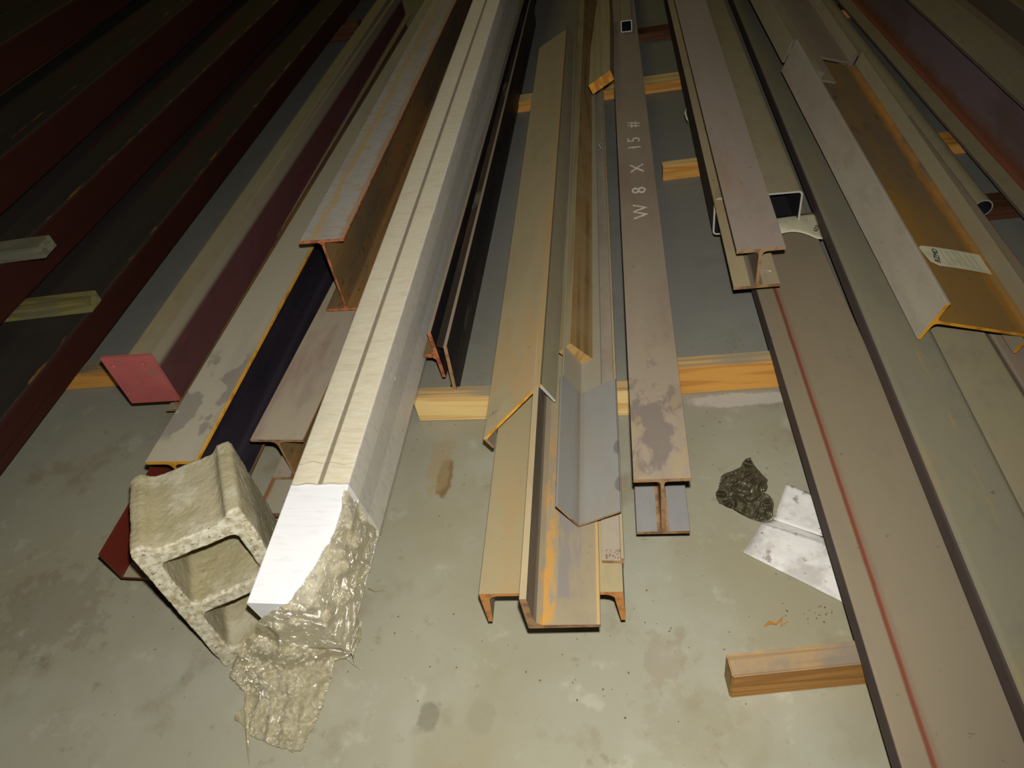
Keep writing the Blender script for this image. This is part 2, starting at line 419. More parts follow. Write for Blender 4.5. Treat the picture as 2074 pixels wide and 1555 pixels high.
# ------------------------------------------------------------------ dunnage boards
GB = 'boards laid across the floor under the steel'
board('yellow pine board crossing the floor just right of the white wrapped bundle', (-21.6, 48.4, 0), 2.2, 22.6, 1.6, 3.35, (m_wood_newtop, m_wood_new, m_wood_new), GB)
board('knotty orange pine board between the marked I-beam and the red striped tube', (2.5, 50.0, 0), -0.6, 33, 1.6, 3.6, (m_wood_newtop, m_wood_orange, m_wood_orange), GB)
board('orange pine board poking out behind the pink red end plate at the left', (-74, 57.0, 0), 0, 48, 2.1, 2.5, (m_wood_stubtop, m_wood_orange, m_wood_orange), GB)
board('flat yellow pine board far back, crossing behind the marked I-beam', (-16.5, 119.5, 0), -2.0, 29, 3.6, 1.6, (m_wood_new, m_wood_orange, m_wood_orange), GB)
p = at_z(1343, 367, 0)
board('short yellow wood board between the marked I-beam and the right box tube', (p[0], p[1], 0), -1.5, 9, 1.5, 2.2, (m_wood_new, m_wood_orange, m_wood_orange), GB)
p = at_z(1296, 88, 0)
board('dark reddish wood board farthest back behind the marked I-beam', (p[0]-2, p[1], 0), -2, 16, 3.5, 1.6, (m_wood_red, m_wood_red, m_wood_red), GB)
p = at_z(1885, 318, 0)
board('orange wood board end with a dark stain beside the big purple rusty beam', (p[0]-2.0, p[1], 0), 0, 18, 3.5, 1.5, (m_wood_orange, m_wood_orange, m_wood_orange), GB)
p = at_z(1975, 450, 0)
board('dark wood board under the pipe end at the right edge', (p[0]-2, p[1], 0), 0, 18, 3.5, 1.5, (m_wood_red, m_wood_red, m_wood_red), GB)
p = at_z(1695, 40, 0)
board('dim brown wood board far back beside the big rusty beam', (p[0]-3, p[1], 0), 0, 18, 3.5, 1.5, (m_wood_red, m_wood_orange, m_wood_orange), GB)
p = at_z(712, 82, 0)
board('dark wood board end far back beyond the pink plated box beam', (p[0]-36, p[1], 0), 0, 38.5, 3.5, 3.5, (m_wood_red, m_wood_red, m_wood_red), GB)
# front stub
p = at_z(1478, 1413, 0); q = at_z(1765, 1384, 0)
yw = -math.degrees(math.atan2(q[1]-p[1], q[0]-p[0]))
board('short orange wood block at the front right, under the red striped tube', (p[0], p[1], 0), yw, 13.5, 1.6, 3.5, (m_wood_stubtop, m_wood_stub, m_wood_endgrain), None, 'wood_block', 'wood block')

# ------------------------------------------------------------------ left dark red stack
def red_tube(label, x_near, y_near, yaw, w, z0, z1, length, pit=0):
    t = thing('painted_box_tube', label, 'steel tube', (x_near-w/2, y_near, z1), (yaw, pit, 0), z1-z0, 'dark red painted tubes stacked at the left')
    h = z1-z0
    prism('tube_wall', rect(-w/2, w/2, 0, h, 0.45, 4), 0, length, (m_redtop, m_redpaint, m_redpaint, m_redpaint, m_inside), t, hole=rect(-w/2+.3, w/2-.3, .3, h-.3, .2, 4))
    prism('lower_seam', rect(w/2-0.02, w/2+0.10, 0.30*h, 0.36*h), 0, length, (m_redpaint, m_redpaint, m_redpaint), t)
    return t
red_tube('lowest dark red painted tube of the left stack, nearest the pink end plate', -64.4, 18, 2.0, 12, 3.7, 7.6, 230)
red_tube('second dark red painted tube up from the floor in the left stack', -73.6, 20, 3.2, 12, 9.2, 14.2, 240)
red_tube('third dark red painted tube up in the left stack, with a rusty upper edge', -76.4, 30, 1.2, 16, 15.8, 20.9, 240)
red_tube('topmost dark red painted tube in the far upper left corner', -88.4, 50, 2.4, 34, 22.4, 27.5, 230)
p = at_z(176, 640, 7.65)
board('mossy green yellow wood spacer, lower of the two between the red tubes', (p[0]-16, p[1], 7.65), -2, 16.5, 2.5, 1.5, (m_wood_old, m_wood_old, m_wood_old), 'wood spacers in the red tube stack', 'wood_spacer', 'wood spacer')
p = at_z(80, 529, 14.25)
board('grey weathered wood spacer at the left picture edge, above the mossy one', (p[0]-14, p[1], 14.25), -2, 14.6, 2.6, 1.5, (m_wood_olda, m_wood_olda, m_wood_olda), 'wood spacers in the red tube stack', 'wood_spacer', 'wood spacer')

# ------------------------------------------------------------------ pink plated box beam, and the little beam under it
t = thing('box_beam', 'box beam with a pink red end plate and a groove along its dusty top', 'steel beam', (-47.4, 47.1, 12.8), (0.34, -1.94, -0.3), 6.0)
h = 6.0
m_mar_side = dusty('maroon side with dusty upper edge', (92, 54, 52), (70, 42, 44), (100, 36, 30), 0.4)
m_mar_side.below(2, -9, (0, 0, 0))
vv = m_mar_side.math('MULTIPLY', m_mar_side.xyz[2], -1.0)
m_mar_side.mix((146, 136, 112), m_mar_side.ramp(vv, -4.1*IN, -4.9*IN, 0.95)); m_mar = m_mar_side.end()
lc = prism('left_channel', rect(0.02, 2.42, 0.1, h-0.05, 0.12, 3), 0.35, 122, (m_dust_olive, m_mar, m_maroon), t)
lc.matrix_local = Matrix.Translation((0.0, 0, 0)) @ Matrix.Rotation(R(0.9), 4, 'Z')
prism('right_channel', rect(2.50, 2.66, 0.0, h-0.12) , 0.35, 122, (m_dust_olive, m_mar, m_maroon), t)
prism('right_lip', [(1.9, h-0.22), (2.66, h-0.14), (2.66, h), (2.0, h)], 0.35, 122, (m_dust_olive, m_mar, m_maroon), t)
# end plate with two holes
def circ(cx, cz, r, k=16): return [(cx+r*math.cos(2*math.pi*i/k), cz+r*math.sin(2*math.pi*i/k)) for i in range(k)]
def plate(name, w0, w1, z0, z1, y0, y1, holes, mats, parent):
    loops = [rect(w0, w1, z0, z1)] + holes
    pts = [Vector((p[0], p[1], 0)) for lp in loops for p in lp]
    tris = tessellate_polygon([[Vector((p[0], p[1], 0)) for p in lp] for lp in loops])
    V = [(p.x, y0, p.y) for p in pts] + [(p.x, y1, p.y) for p in pts]; nn = len(pts); Fc = []
    for a in tris:
        cr = (pts[a[1]]-pts[a[0]]).cross(pts[a[2]]-pts[a[0]]).z
        a = a if cr > 0 else a[::-1]
        Fc += [tuple(a), tuple(i+nn for i in a[::-1])]
    o0 = 0
    for li, lp in enumerate(loops):
        k = len(lp)
        for i in range(k):
            a, b = o0+i, o0+(i+1) % k
            Fc.append((a, a+nn, b+nn, b) if li == 0 else (a, b, b+nn, a+nn))
        o0 += k
    return mesh_obj(name, V, Fc, mats, None, parent)
plate('end_plate', -2.65, 2.65, 0, 6.05, -0.02, 0.33, [circ(-1.75, 5.0, .26), circ(1.45, 5.1, .26)], [m_pinkplate], t)['label'] = 'pink red end plate with two bolt holes'

i_beam('small rusty I-beam end under the pink red end plate', (-46.9, 48.6, 6.55), (1.2, -1.2, 0), 3.4, 2.9, 120, m_dust_brown, m_tan_end, m_tan_end, tf=.25, tw=.22, mweb=m_rust, jag=0.05)

# red channel lying on its web, under the yellow ended beam
t = thing('angle_iron', 'dark red painted angle poking out on the floor side of the concrete block', 'steel angle', (-44.26, 28.93, 3.3), (2.66, -0.11, -2.5), 0)
m_redch = Mat('red channel paint with dust', (92, 34, 22), 0.5).blotch((80, 22, 14), 10, .4, .6, .6, (1, .3, 1)).blotch((150, 126, 96), 7, .55, .7, .5, (1, .25, 1)).end()
prism('leg', [(0, 0), (.34, 0), (.22, 3.8), (0, 3.8)], 0, 200, (m_redch, m_redch, m_redch), t)
prism('leg', rect(.34, 5.2, 0, .3), 0, 200, (m_dust_olive, m_redch, m_redch), t)

# yellow ended beam
m_m7 = Mat('grey dusty flange with dark smears', (166, 158, 138), 0.75).blotch((146, 138, 126), 5, .45, .65, .6, (1, .2, 1)).end()
def smear_top():
    m = Mat('grey dusty flange with wet smears', (168, 160, 140), 0.7)
    m.blotch((146, 138, 126), 5, .45, .65, .6, (1, .2, 1))
    n1 = m.ramp(m.noise(15, (1, .6, 1), 3), .50, .56, 1)
    g = m.math('MULTIPLY', m.ramp(m.xyz[1], 1.9*IN, 3.2*IN), m.ramp(m.xyz[1], 15*IN, 12*IN))
    m.mix((104, 98, 96), m.math('MULTIPLY', n1, m.math('MULTIPLY', g, 0.55)))
    m.band(0, 2.3*IN, .25*IN, (170, 140, 60), .6, .003, .003)
    return m.bump(160, .2, .0006).end()
m_smear = smear_top()
i_beam('grey topped I-beam with a yellow cut end, behind the concrete block', (-38.19, 35.2, 11.1), (2.3, -0.48, -0.27), 4.8, 7.4, 215, m_smear, m_yellow_end, m_yellow_end, tf=.38, tw=.3, fil=.5, mweb=m_navy, mbot=m_navy, mbside=m_rust)

# narrow grey beam next to the bundle
i_beam('pinkish grey I-beam between the yellow ended beam and the wrapped bundle', (-30.77, 38.88, 9.0), (3.3, -1.6, -0.9), 5.03, 5.5, 170,
       dusty('grey pink dusty flange', (160, 148, 128), (140, 122, 112), (128, 92, 84), .45, 4).end(), m_tan_end, m_tan_end, tf=.3, tw=.22, fil=.55, mweb=m_rust, mbot=m_dust_grey)

t = thing('flat_bar', 'grey flat bar with a rusty left edge, low between the block and the wrapped bundle', 'steel bar', (-31.9, 35.2, 3.25), (3.2, -.6, 0), .6)
prism('bar', rect(-2.1, 1.9, 0, .6, .05, 2), 0, 100, (dusty('grey bar with rust edge', (150, 142, 122), (130, 120, 104)).band(0, -1.9*IN, .5*IN, (120, 74, 34), .9, .006, .006).end(), m_rust, m_tan_end), t)

# rusty beam on top
def rusty_top():
    m = Mat('blue grey flange with rust streak', (170, 166, 158), 0.7)
    m.blotch((170, 134, 84), 60, .5, .62, .5, (.4, 1.2, 1))
    m.blotch((152, 142, 128), 9, .45, .65, .5, (1, .2, 1))
    m.band(0, -0.9*IN, .55*IN, (180, 150, 84), .7, .012, .008)
    m.band(0, 2.0*IN, .5*IN, (172, 128, 84), .7, .01, .008)
    return m.bump(160, .3, .0006).end()
i_beam('tall rusty I-beam with a flaky cut end, left of the wrapped bundle', (-28.28, 56.55, 17.6), (1.16, -1.02, -1.47), 4.45, 8.6, 190, rusty_top(), m_rust_end, m_rust_end, tf=.32, tw=.28, fil=.35, mweb=m_rust, mbot=m_rust, jag=.12)

# ------------------------------------------------------------------ wrapped bundle
BP, BY = (-24.23, 22.08, 11.2), (3.0, 3.2, 0.6)
t = thing('wrapped_bundle', 'long white bundle wrapped in clear film, beside the concrete block', 'wrapped bundle', BP, BY, 7.4)
bh, bw, bl = 7.4, 4.8, 190
bare = 9.6
def bar(x0, x1, z0, z1, mt, ms, r=.16):
    prism('packed_bar', rect(x0, x1, z0, z1, r, 3), 0, bl, (mt, ms, m_foam), t)
gap = .16
for (x0, x1) in ((-bw/2, -gap), (gap, bw/2)):
    # bare white near end, wrapped look beyond: two lengths of the same bar
    prism('packed_bar', [(x0, bh-2.25), (x1, bh-2.25), (x1, bh-.14), (x1-.05, bh-.04), (x1-.14, bh), (x0+.14, bh), (x0+.05, bh-.04), (x0, bh-.14)], bare, bl, (m_wrapped, m_wrapside, m_foam), t)
prism('bare_bar_end', rect(-bw/2, bw/2, bh-2.25, bh-.01, .14, 3), 0, bare, (m_foam, m_foam, m_foam), t)['label'] = 'bare white end not covered by film'
prism('groove_strip', rect(-gap, gap, bh-.9, bh-.10), bare, bl, (m_groove, m_groove, m_groove), t)
prism('packed_bar', rect(-bw/2, bw/2, bh-4.62, bh-2.26), 0, bl, (m_wrapped, m_wrapside2, m_foam), t)
prism('packed_bar', rect(-bw/2, bw/2, 0, bh-4.62), 0, bl, (m_wrapped, m_wrapside, m_foam), t)
# the film: a thin shell with ripples
ny, V, Fc = 420, [], []
sec = [(-bw/2-.05, .1), (-bw/2-.06, 2.5), (-bw/2-.05, 5), (-bw/2-.04, bh-.1), (-bw/2+.1, bh+.06), (-1.1, bh+.05), (0, bh+.03), (1.1, bh+.05), (bw/2-.1, bh+.06), (bw/2+.06, bh-.1), (bw/2+.16, 5), (bw/2+.24, 2.5), (bw/2+.24, .1)]
for j in range(ny+1):
    y = bare-.1+(bl-bare-1)*(j/ny)**1.35
    for i, (x, z) in enumerate(sec):
        a = noise.noise(Vector((x*.7, y*1.6+x*.8, z*.7)))*.05 + abs(noise.noise(Vector((x*.3, y*.5, z))))*.05
        cx, cz = x/(bw/2), (z-bh/2)/(bh/2)
        V.append((x+(.5*a*cx if abs(cx) > .9 else 0), y, z+(a if cz > .95 else 0)))
m_ = len(sec)
for j in range(ny):
    for i in range(m_-1): Fc.append((j*m_+i, j*m_+i+1, (j+1)*m_+i+1, (j+1)*m_+i))
mesh_obj('stretch_film', V, Fc, [m_stretch], None, t, True)['label'] = 'tight clear stretch film'
# gathered rim of the film where it stops
for yy, rr in ((bare, .07), (bare+1.9, .035)):
    V, Fc = [], []
    k = 60
    for i in range(k+1):
        f = i/k; x = -bw/2+bw*f
        w = rr*(.8+.5*noise.noise(Vector((x*2, yy, 0))))
        yo = yy+.25*noise.noise(Vector((x*.9, yy, 3)))
        for a in range(6):
            V.append((x, yo+w*math.cos(a*math.pi/3), bh+.07+w*.8*math.sin(a*math.pi/3)))
    for i in range(k):
        for a in range(6): Fc.append((i*6+a, i*6+(a+1) % 6, (i+1)*6+(a+1) % 6, (i+1)*6+a))
    mesh_obj('film_fold', V, Fc, [m_stretch], None, t, True)

# loose film hanging over the bundle's end
ctrl = [(698, 984, 11.9), (735, 1031, 9.6), (769, 1081, 5.2), (757, 1122, 4.6), (739, 1190, 3.6), (726, 1244, 2.4), (737, 1290, 1.7), (717, 1324, 1.5),
        (678, 1340, 1.3), (668, 1385, 1.1), (658, 1417, 1.0), (634, 1478, 0.9), (608, 1523, 0.9), (570, 1516, .8), (540, 1507, 0.8), (499, 1485, 0.7), (484, 1466, .7), (472, 1453, 0.9), (490, 1425, 1.0),
        (497, 1400, 1.6), (465, 1373, 2.6), (467, 1344, 3.0), (487, 1310, 4.6), (505, 1284, 6.0), (525, 1255, 8.6), (550, 1232, 10.6), (576, 1226, 11.7), (596, 1199, 12.0), (621, 1167, 12.0),
        (651, 1122, 12.0), (680, 1067, 12.0), (690, 1030, 12.0)]
inner = [(640, 1222, 12.0), (668, 1110, 12.0), (690, 1120, 11.7), (625, 1215, 12.0), (700, 1050, 11.7), (715, 1100, 9.4), (700, 1200, 8.6), (690, 1150, 10.6), (715, 1180, 6.6), (655, 1250, 9.4), (600, 1250, 9.8), (560, 1260, 8.8), (540, 1300, 5.6),
         (600, 1310, 5.0), (650, 1310, 4.4), (700, 1280, 3.4), (560, 1370, 2.5), (620, 1370, 2.2), (520, 1360, 3.0), (560, 1440, 1.5), (610, 1440, 1.5), (520, 1450, 1.2), (650, 1370, 1.9), (580, 1490, 1.2)]
def inside(x, y, poly):
    c = False; j = len(poly)-1
    for i in range(len(poly)):
        xi, yi, xj, yj = poly[i][0], poly[i][1], poly[j][0], poly[j][1]
        if (yi > y) != (yj > y) and x < (xj-xi)*(y-yi)/(yj-yi)+xi: c = not c
        j = i
    return c
CP = np.array(ctrl+inner, float)
def zfield(x, y):
    d2 = (CP[:, 0]-x)**2+(CP[:, 1]-y)**2+30.0
    w = d2**-1.6
    return float((w*CP[:, 2]).sum()/w.sum())
step = 2.5; idx = {}; V, Fc = [], []
gx = np.arange(460, 776, step); gy = np.arange(980, 1530, step)
bd_, bs_, bu_ = frame(*BY); B0 = np.array(BP)-bu_*bh
BM = np.array([bs_, bd_, bu_])
C0_ = np.array([0, 0, CAM_H])
def bundle_hit(v):
    """first distance at which a line of sight meets the bundle, a finger wider all round"""
    o = BM @ (C0_-B0); d = BM @ v; lo, hi = -1e9, 1e9
    for k, (a, b) in enumerate(((-bw/2-.1, bw/2+.35), (-.45, bl), (0, bh+.12))):
        t1, t2 = (a-o[k])/d[k], (b-o[k])/d[k]
        lo, hi = max(lo, min(t1, t2)), min(hi, max(t1, t2))
    return lo if lo < hi else None
for j, y in enumerate(gy):
    for i, x in enumerate(gx):
        if inside(x+5*noise.noise(Vector((x*.05, y*.05, 1))), y+5*noise.noise(Vector((x*.05, y*.05, 7))), ctrl):
            z = zfield(x, y)
            v = np.array([(x-1037.)/F_PX, (y-777.5)/F_PX, 1.]) @ AX
            def crease(a, b, c): return 1-min(abs(noise.noise(Vector((a, b, c))))*4, 1)
            fold = crease(x*.03+y*.008, y*.011, 0)*.45 + crease(x*.05+y*.03, y*.045-x*.02, 5)*.28 + crease(x*.11, y*.10, 8)*.12 + noise.noise(Vector((x*.25, y*.25, 8)))*.10
            tt = (max(z, .25)-CAM_H)/v[2]
            hit = bundle_hit(v)
            low = 0
            if hit is not None and hit < tt: tt = hit; low = 1
            lift = fold*(.45 if low else 1.3)
            tt -= lift/np.linalg.norm(v)*.9
            q = C0_+tt*v; q[2] = max(q[2], .12)
            idx[(i, j)] = len(V); V.append(tuple(q))
for (i, j) in list(idx):
    c = [(i, j), (i+1, j), (i+1, j+1), (i, j+1)]
    if all(k in idx for k in c):
        Fc.append(tuple(idx[k] for k in c[::-1]))
mesh_f = mesh_obj('loose_film', V, Fc, [m_film], None, None, True)
pm = t.matrix_world.copy(); mesh_f.parent = t; mesh_f.matrix_parent_inverse = pm.inverted()
mesh_f['label'] = 'crumpled loose film spilling from the end onto the floor'
def strand(name, pts, rad, mat, parent=None, kk=5):
    V, Fc = [], []
    P = [Vector(p) for p in pts]
    for i, p in enumerate(P):
        d = (P[min(i+1, len(P)-1)]-P[max(i-1, 0)]).normalized()
        a = d.orthogonal().normalized(); b = d.cross(a)
        r = rad[i] if isinstance(rad, (list, tuple)) else rad
        for q in range(kk):
            an = 2*math.pi*q/kk; V.append(tuple(p+a*(r*math.cos(an))+b*(r*math.sin(an))))
    for i in range(len(P)-1):
        for q in range(kk): Fc.append((i*kk+q, i*kk+(q+1) % kk, (i+1)*kk+(q+1) % kk, (i+1)*kk+q))
    return mesh_obj(name, V, Fc, [mat], None, parent, True)
def wisp(pl, rad):
    o = strand('film_wisp', [tuple(at_z(x, y, z)) for x, y, z in pl], rad, m_film)
    o.parent = mesh_f
wisp([(503, 1385, 2.2), (500, 1430, 1.5), (501, 1480, 1.0), (503, 1520, .7), (506, 1552, .25)], [.12, .16, .14, .09, .03])
wisp([(702, 1292, 2.6), (712, 1318, 2.0), (718, 1336, 1.5), (722, 1350, 1.1)], [.08, .12, .10, .03])
wisp([(745, 1190, 1.0), (760, 1197, .7), (772, 1195, .4), (785, 1198, .2)], [.06, .05, .04, .02])
wisp([(700, 1330, .8), (716, 1345, .5), (728, 1352, .3), (736, 1358, .2)], [.07, .06, .04, .02])

# ------------------------------------------------------------------ two black pieces right of the bundle
t = thing('tee_beam', 'black steel tee on its side with a rusty end, touching the wrapped bundle', 'steel tee', (-18.7, 51.0, 9.6), (1.6, -1.0, 2), 5.9)
prism('flange', rect(-.16, .22, 0, 5.9, .06, 2), 0, 175, (m_dust_brown, m_black, m_rust_end), t, jag=.1)
prism('stem', [(-.16, 2.4), (-.16, 3.6), (-.45, 3.25), (-1.35, 3.15), (-1.35, 2.8), (-.45, 2.75)], 0, 175, (m_rust, m_rust, m_rust_end), t, jag=.1)
t = thing('flat_channel', 'black oily channel standing on edge, rightmost beside the wrapped bundle', 'steel channel', (-17.0, 49.49, 9.12), (1.24, -1.11, -2.77), 6.7)
prism('web', rect(-.15, .2, 0, 6.7, .05, 2), 0, 112, (m_dust_brown, m_black, m_tan_end), t)
prism('flange', [(-.8, 6.66), (-.15, 6.36), (-.15, 6.7), (-.8, 6.78)], .0, 112, (m_black, m_black, m_black), t)
prism('flange', [(-.8, .0), (-.15, .0), (-.15, .34), (-.8, .12)], .0, 112, (m_black, m_black, m_black), t)

# ------------------------------------------------------------------ centre group
# wide channel, legs down
t = thing('channel', 'wide tan channel lying legs down, lowest of the centre stack, orange cut legs', 'steel channel', (-6.33, 24.55, 7.59), (-0.13, -1.3, -0.24), 3.9)
h, w = 3.9, 10.04
m_c10 = dusty('tan dust with rust patches', (150, 136, 102), (132, 118, 88), (170, 126, 70), .4, 4).end()
prism('web', rect(-w/2+.5, w/2-.5, h-.36, h), 0, 96, (m_c10, m_side_grey, m_orange_end), t)
for sg in (-1, 1):
    pf = [(sg*w/2, 0), (sg*(w/2-.32), 0), (sg*(w/2-.62), h-.75), (sg*(w/2-.85), h-.5), (sg*(w/2-1.25), h-.36), (sg*(w/2-.5), h-.36), (sg*(w/2-.5), h), (sg*w/2, h)]
    prism('flange', pf, 0, 96, (m_c10, m_c10, m_orange_end), t)

# angle lying in it
m_angle = dusty('grey angle with orange rust band', (144, 132, 104), (122, 110, 92), (120, 104, 92), .4, 5)
ga = m_angle.ramp(m_angle.xyz[1], 24*IN, 3*IN)
dd = m_angle.math('ABSOLUTE', m_angle.math('SUBTRACT', m_angle.math('ADD', m_angle.xyz[0], m_angle.math('MULTIPLY', m_angle.math('SUBTRACT', m_angle.noise(22, (1, .5, 1), 5), .5), .03)), 1.3*IN))
m_angle.mix((176, 128, 56), m_angle.math('MULTIPLY', ga, m_angle.math('MULTIPLY', m_angle.ramp(dd, .6*IN, .25*IN, .9), m_angle.ramp(m_angle.noise(60, (1, .35, 1), 5), .40, .55))))
dd = m_angle.math('ABSOLUTE', m_angle.math('SUBTRACT', m_angle.xyz[0], 2.75*IN))
m_angle.mix((118, 112, 108), m_angle.math('MULTIPLY', m_angle.ramp(m_angle.xyz[1], 1.8*IN, 2.1*IN), m_angle.math('MULTIPLY', m_angle.ramp(dd, .85*IN, .78*IN, .8), m_angle.ramp(m_angle.noise(30, (1, .25, 1), 5), .36, .5))))
m_angle.band(0, 4.68*IN, .12*IN, (190, 150, 80), .7, .003, .003)
t = thing('angle_iron', 'grey angle with an orange rust streak, reaching farthest forward in the centre stack', 'steel angle', (-7.65, 21.88, 7.75), (-0.31, -1.4, 1.0), 0)
prism('leg', [(.62, 0), (4.8, 0), (4.8, .34), (1.0, .42), (.62, .75)], 0, 98, (m_angle.end(), m_dust_tan, m_tan_end), t)
prism('leg', [(0, .1), (.1, 0), (.62, 0), (.62, .75), (.5, 1.1), (.45, 3.77), (0, 3.77)], 0, 98, (m_dust_tan, m_side_grey, m_tan_end), t)

# strip with raised lip to the right
p0 = at_z(1241, 1137, 8.0)
t = thing('lipped_strip', 'narrow strip with a raised lip and crusty end, right side of centre stack', 'steel strip', (p0[0], p0[1], 7.75), (0.1, -1.3, -0.2), 0)
prism('strip', rect(-.75, .80, 0, .25), 0, 108, (m_dust_grey, m_side_grey, m_tan_end), t, jag=.3)
prism('lip', rect(.56, .82, .25, .62, .08, 2), 0, 108, (m_dust_tan, m_side_dark, m_tan_end), t)
crust = []
for i in range(26):
    crust.append((rng.uniform(-.6, .8), rng.uniform(-.05, .9), rng.uniform(.25, .5), rng.uniform(.05, .14)))
V, Fc = [], []
for x, y, z, r in crust:
    b = len(V)
    for dx, dy, dz in ((1, 0, 0), (-1, 0, 0), (0, 1, 0), (0, -1, 0), (0, 0, 1), (0, 0, -1)):
        V.append((x+dx*r*rng.uniform(.6, 1.2), y+dy*r*rng.uniform(.6, 1.2), z+dz*r))
    for f in ((0, 2, 4), (2, 1, 4), (1, 3, 4), (3, 0, 4), (2, 0, 5), (1, 2, 5), (3, 1, 5), (0, 3, 5)): Fc.append(tuple(b+k for k in f))
o = mesh_obj('crust', V, Fc, [m_tan_end], None, t); o['kind'] = 'stuff'

# V-shaped angles (toes up)
q = math.sqrt(.5)
def vangle(label, pos, ypr, a, b, th, y0, y1, mt):
    t = thing('angle_iron', label, 'steel angle', pos, ypr, 0)
    def leg(l, sg):
        return [(0, 0), (sg*l*q, l*q), (sg*(l*q-th*q), l*q+th*q), (0, th*2*q)]
    prism('leg', leg(a, -1), y0, y1, (mt, mt, m_tan_end), t)
    prism('leg', leg(b, 1), y0, y1, (mt, mt, m_tan_end), t)
    return t
VP_, VY = (-4.28, 29.22, 8.3), (0.15, -0.81, -17.42)
m_vlong = dusty('dusty grey trough', (150, 142, 122), (134, 128, 114), (150, 132, 100), .3).end()
vangle('long dusty V-shaped angle trough that holds the brown plank', (-4.22, 32.0, 8.28), (0.15, -0.81, -17.42), 2.85, 2.15, .16, 6, 88, m_vlong)
m_vshort = dusty('clean grey trough', (136, 134, 128), (126, 126, 124), (140, 124, 96), .3, 6, .5)
m_vshort.band(0, -.1*IN, .6*IN, (124, 112, 96), .6, .004, .008)
for yy in (2.4, 5.9):
    ax_ = m_vshort.math('DIVIDE', m_vshort.math('SUBTRACT', m_vshort.xyz[0], 2.55*IN), .42*IN)
    ay_ = m_vshort.math('DIVIDE', m_vshort.math('SUBTRACT', m_vshort.xyz[1], yy*IN), .75*IN)
    dd = m_vshort.math('ADD', m_vshort.math('MULTIPLY', ax_, ax_), m_vshort.math('MULTIPLY', ay_, ay_))
    m_vshort.mix((96, 92, 92), m_vshort.ramp(dd, 1.2, .6, .7))
m_vshort = m_vshort.end()
vangle('short clean blue grey V-shaped angle on top at the front of the stack', (-4.28, 29.22, 8.50), VY, 2.95, 3.58, .17, 0, 13.4, m_vshort)

# tilted channel with the ridge
t = thing('channel', 'tan channel with a sharp ridge and slanted cut, left in the centre stack', 'steel channel', (-12.12, 37.8, 8.85), (0.6, -0.1, 26), 0)
m_tilt = dusty('tan dusty tilted web', (164, 150, 116), (144, 132, 102), (176, 134, 80), .4, 4)
m_tilt.band(0, 5.1*IN, .5*IN, (180, 146, 90), .5, .006, .012)
m_tilt = m_tilt.end()
TW, TH, TK = 5.36, 2.5, 3.8
prism('web', rect(0, TW, -.24, 0), 0, 86, (m_tilt, m_tilt, m_yellow_end), t, slant=TK/TW)
prism('flange', [(TW, 0), (TW, -TH), (TW-.22, -TH), (TW-.3, -.24)], TK, 86+TK*.6, (m_dust_olive, m_dust_olive, m_bright_rim), t)
prism('flange', [(0, 0), (0, -1.3), (.22, -1.3), (.26, -.24)], 0, 86, (m_dust_olive, m_side_grey, m_tan_end), t)

# brown plank in the trough and the chunk on top
t = thing('wood_plank', 'long brown plank with wavy grain wedged in the V-shaped trough', 'wood plank', (-4.88, 46.64, 10.86), (0.74, -1.07, -48.15), 1.5)
pk = prism('plank_body', rect(0, 3.05, 0, 1.5, .05, 2), 0, 128, (m_wood_brown, m_wood_dusty, m_wood_endgrain), t)
t = thing('wood_plank', 'short tan plank with a fresh orange end, on top of the long brown plank', 'wood plank', (-2.78, 94.77, 13.26), (1.51, -0.4, 22.09), 1.33)
V = []; ys = [0, 6, 13, 20, 27, 34]
outer = [(0, 3.13), (.05, 3.1), (-.05, 3.13), (.35, 3.1), (.5, 3.05), (.9, 2.9)]
Fc = []; idxm = []
for (y, (a, b)) in zip(ys, outer):
    yy = (y-.0) if y else 0
    V += [(a, yy+(.0), 0), (b, yy+(1.2 if y == 0 else 0), 0), (b, yy+(1.2 if y == 0 else 0), 1.33), (a, yy, 1.33)]
for j in range(len(ys)-1):
    o0 = j*4
    for k in range(4):
        Fc.append((o0+k, o0+4+k, o0+4+(k+1) % 4, o0+(k+1) % 4)); idxm.append([1, 1, 0, 1][k])
Fc += [(0, 1, 2, 3), tuple((len(ys)-1)*4+k for k in (3, 2, 1, 0))]; idxm += [2, 2]
ch = mesh_obj('plank_body', V, Fc, [m_wood_dusty, m_wood_brown, m_wood_endorange], idxm, t)

# ------------------------------------------------------------------ marked I-beam
m_w8 = dusty('marked beam flange dust', (144, 130, 112), (128, 116, 100), (126, 104, 88), .5, 4)
g8 = m_w8.ramp(m_w8.xyz[1], 17*IN, 8*IN)
n8 = m_w8.ramp(m_w8.noise(14, (1, .6, 1), 4), .5, .57, .7)
m_w8.mix((104, 94, 88), m_w8.math('MULTIPLY', g8, n8)); m_w8.mix((150, 132, 100), m_w8.math('MULTIPLY', g8, m_w8.ramp(m_w8.noise(16, (1, .5, 1), 4), .52, .6, .6)))
W8P, W8Y = (1.87, 31.3, 11.06), (0.67, -0.55, -0.16)
w8 = i_beam('grey brown I-beam with painted white size markings along its top flange', W8P, W8Y, 4.05, 6.85, 215, m_w8.end(), m_side_dark, m_tan_end, tf=.34, tw=.26, fil=.32, mweb=m_tan_end, mbot=m_steel_blue)

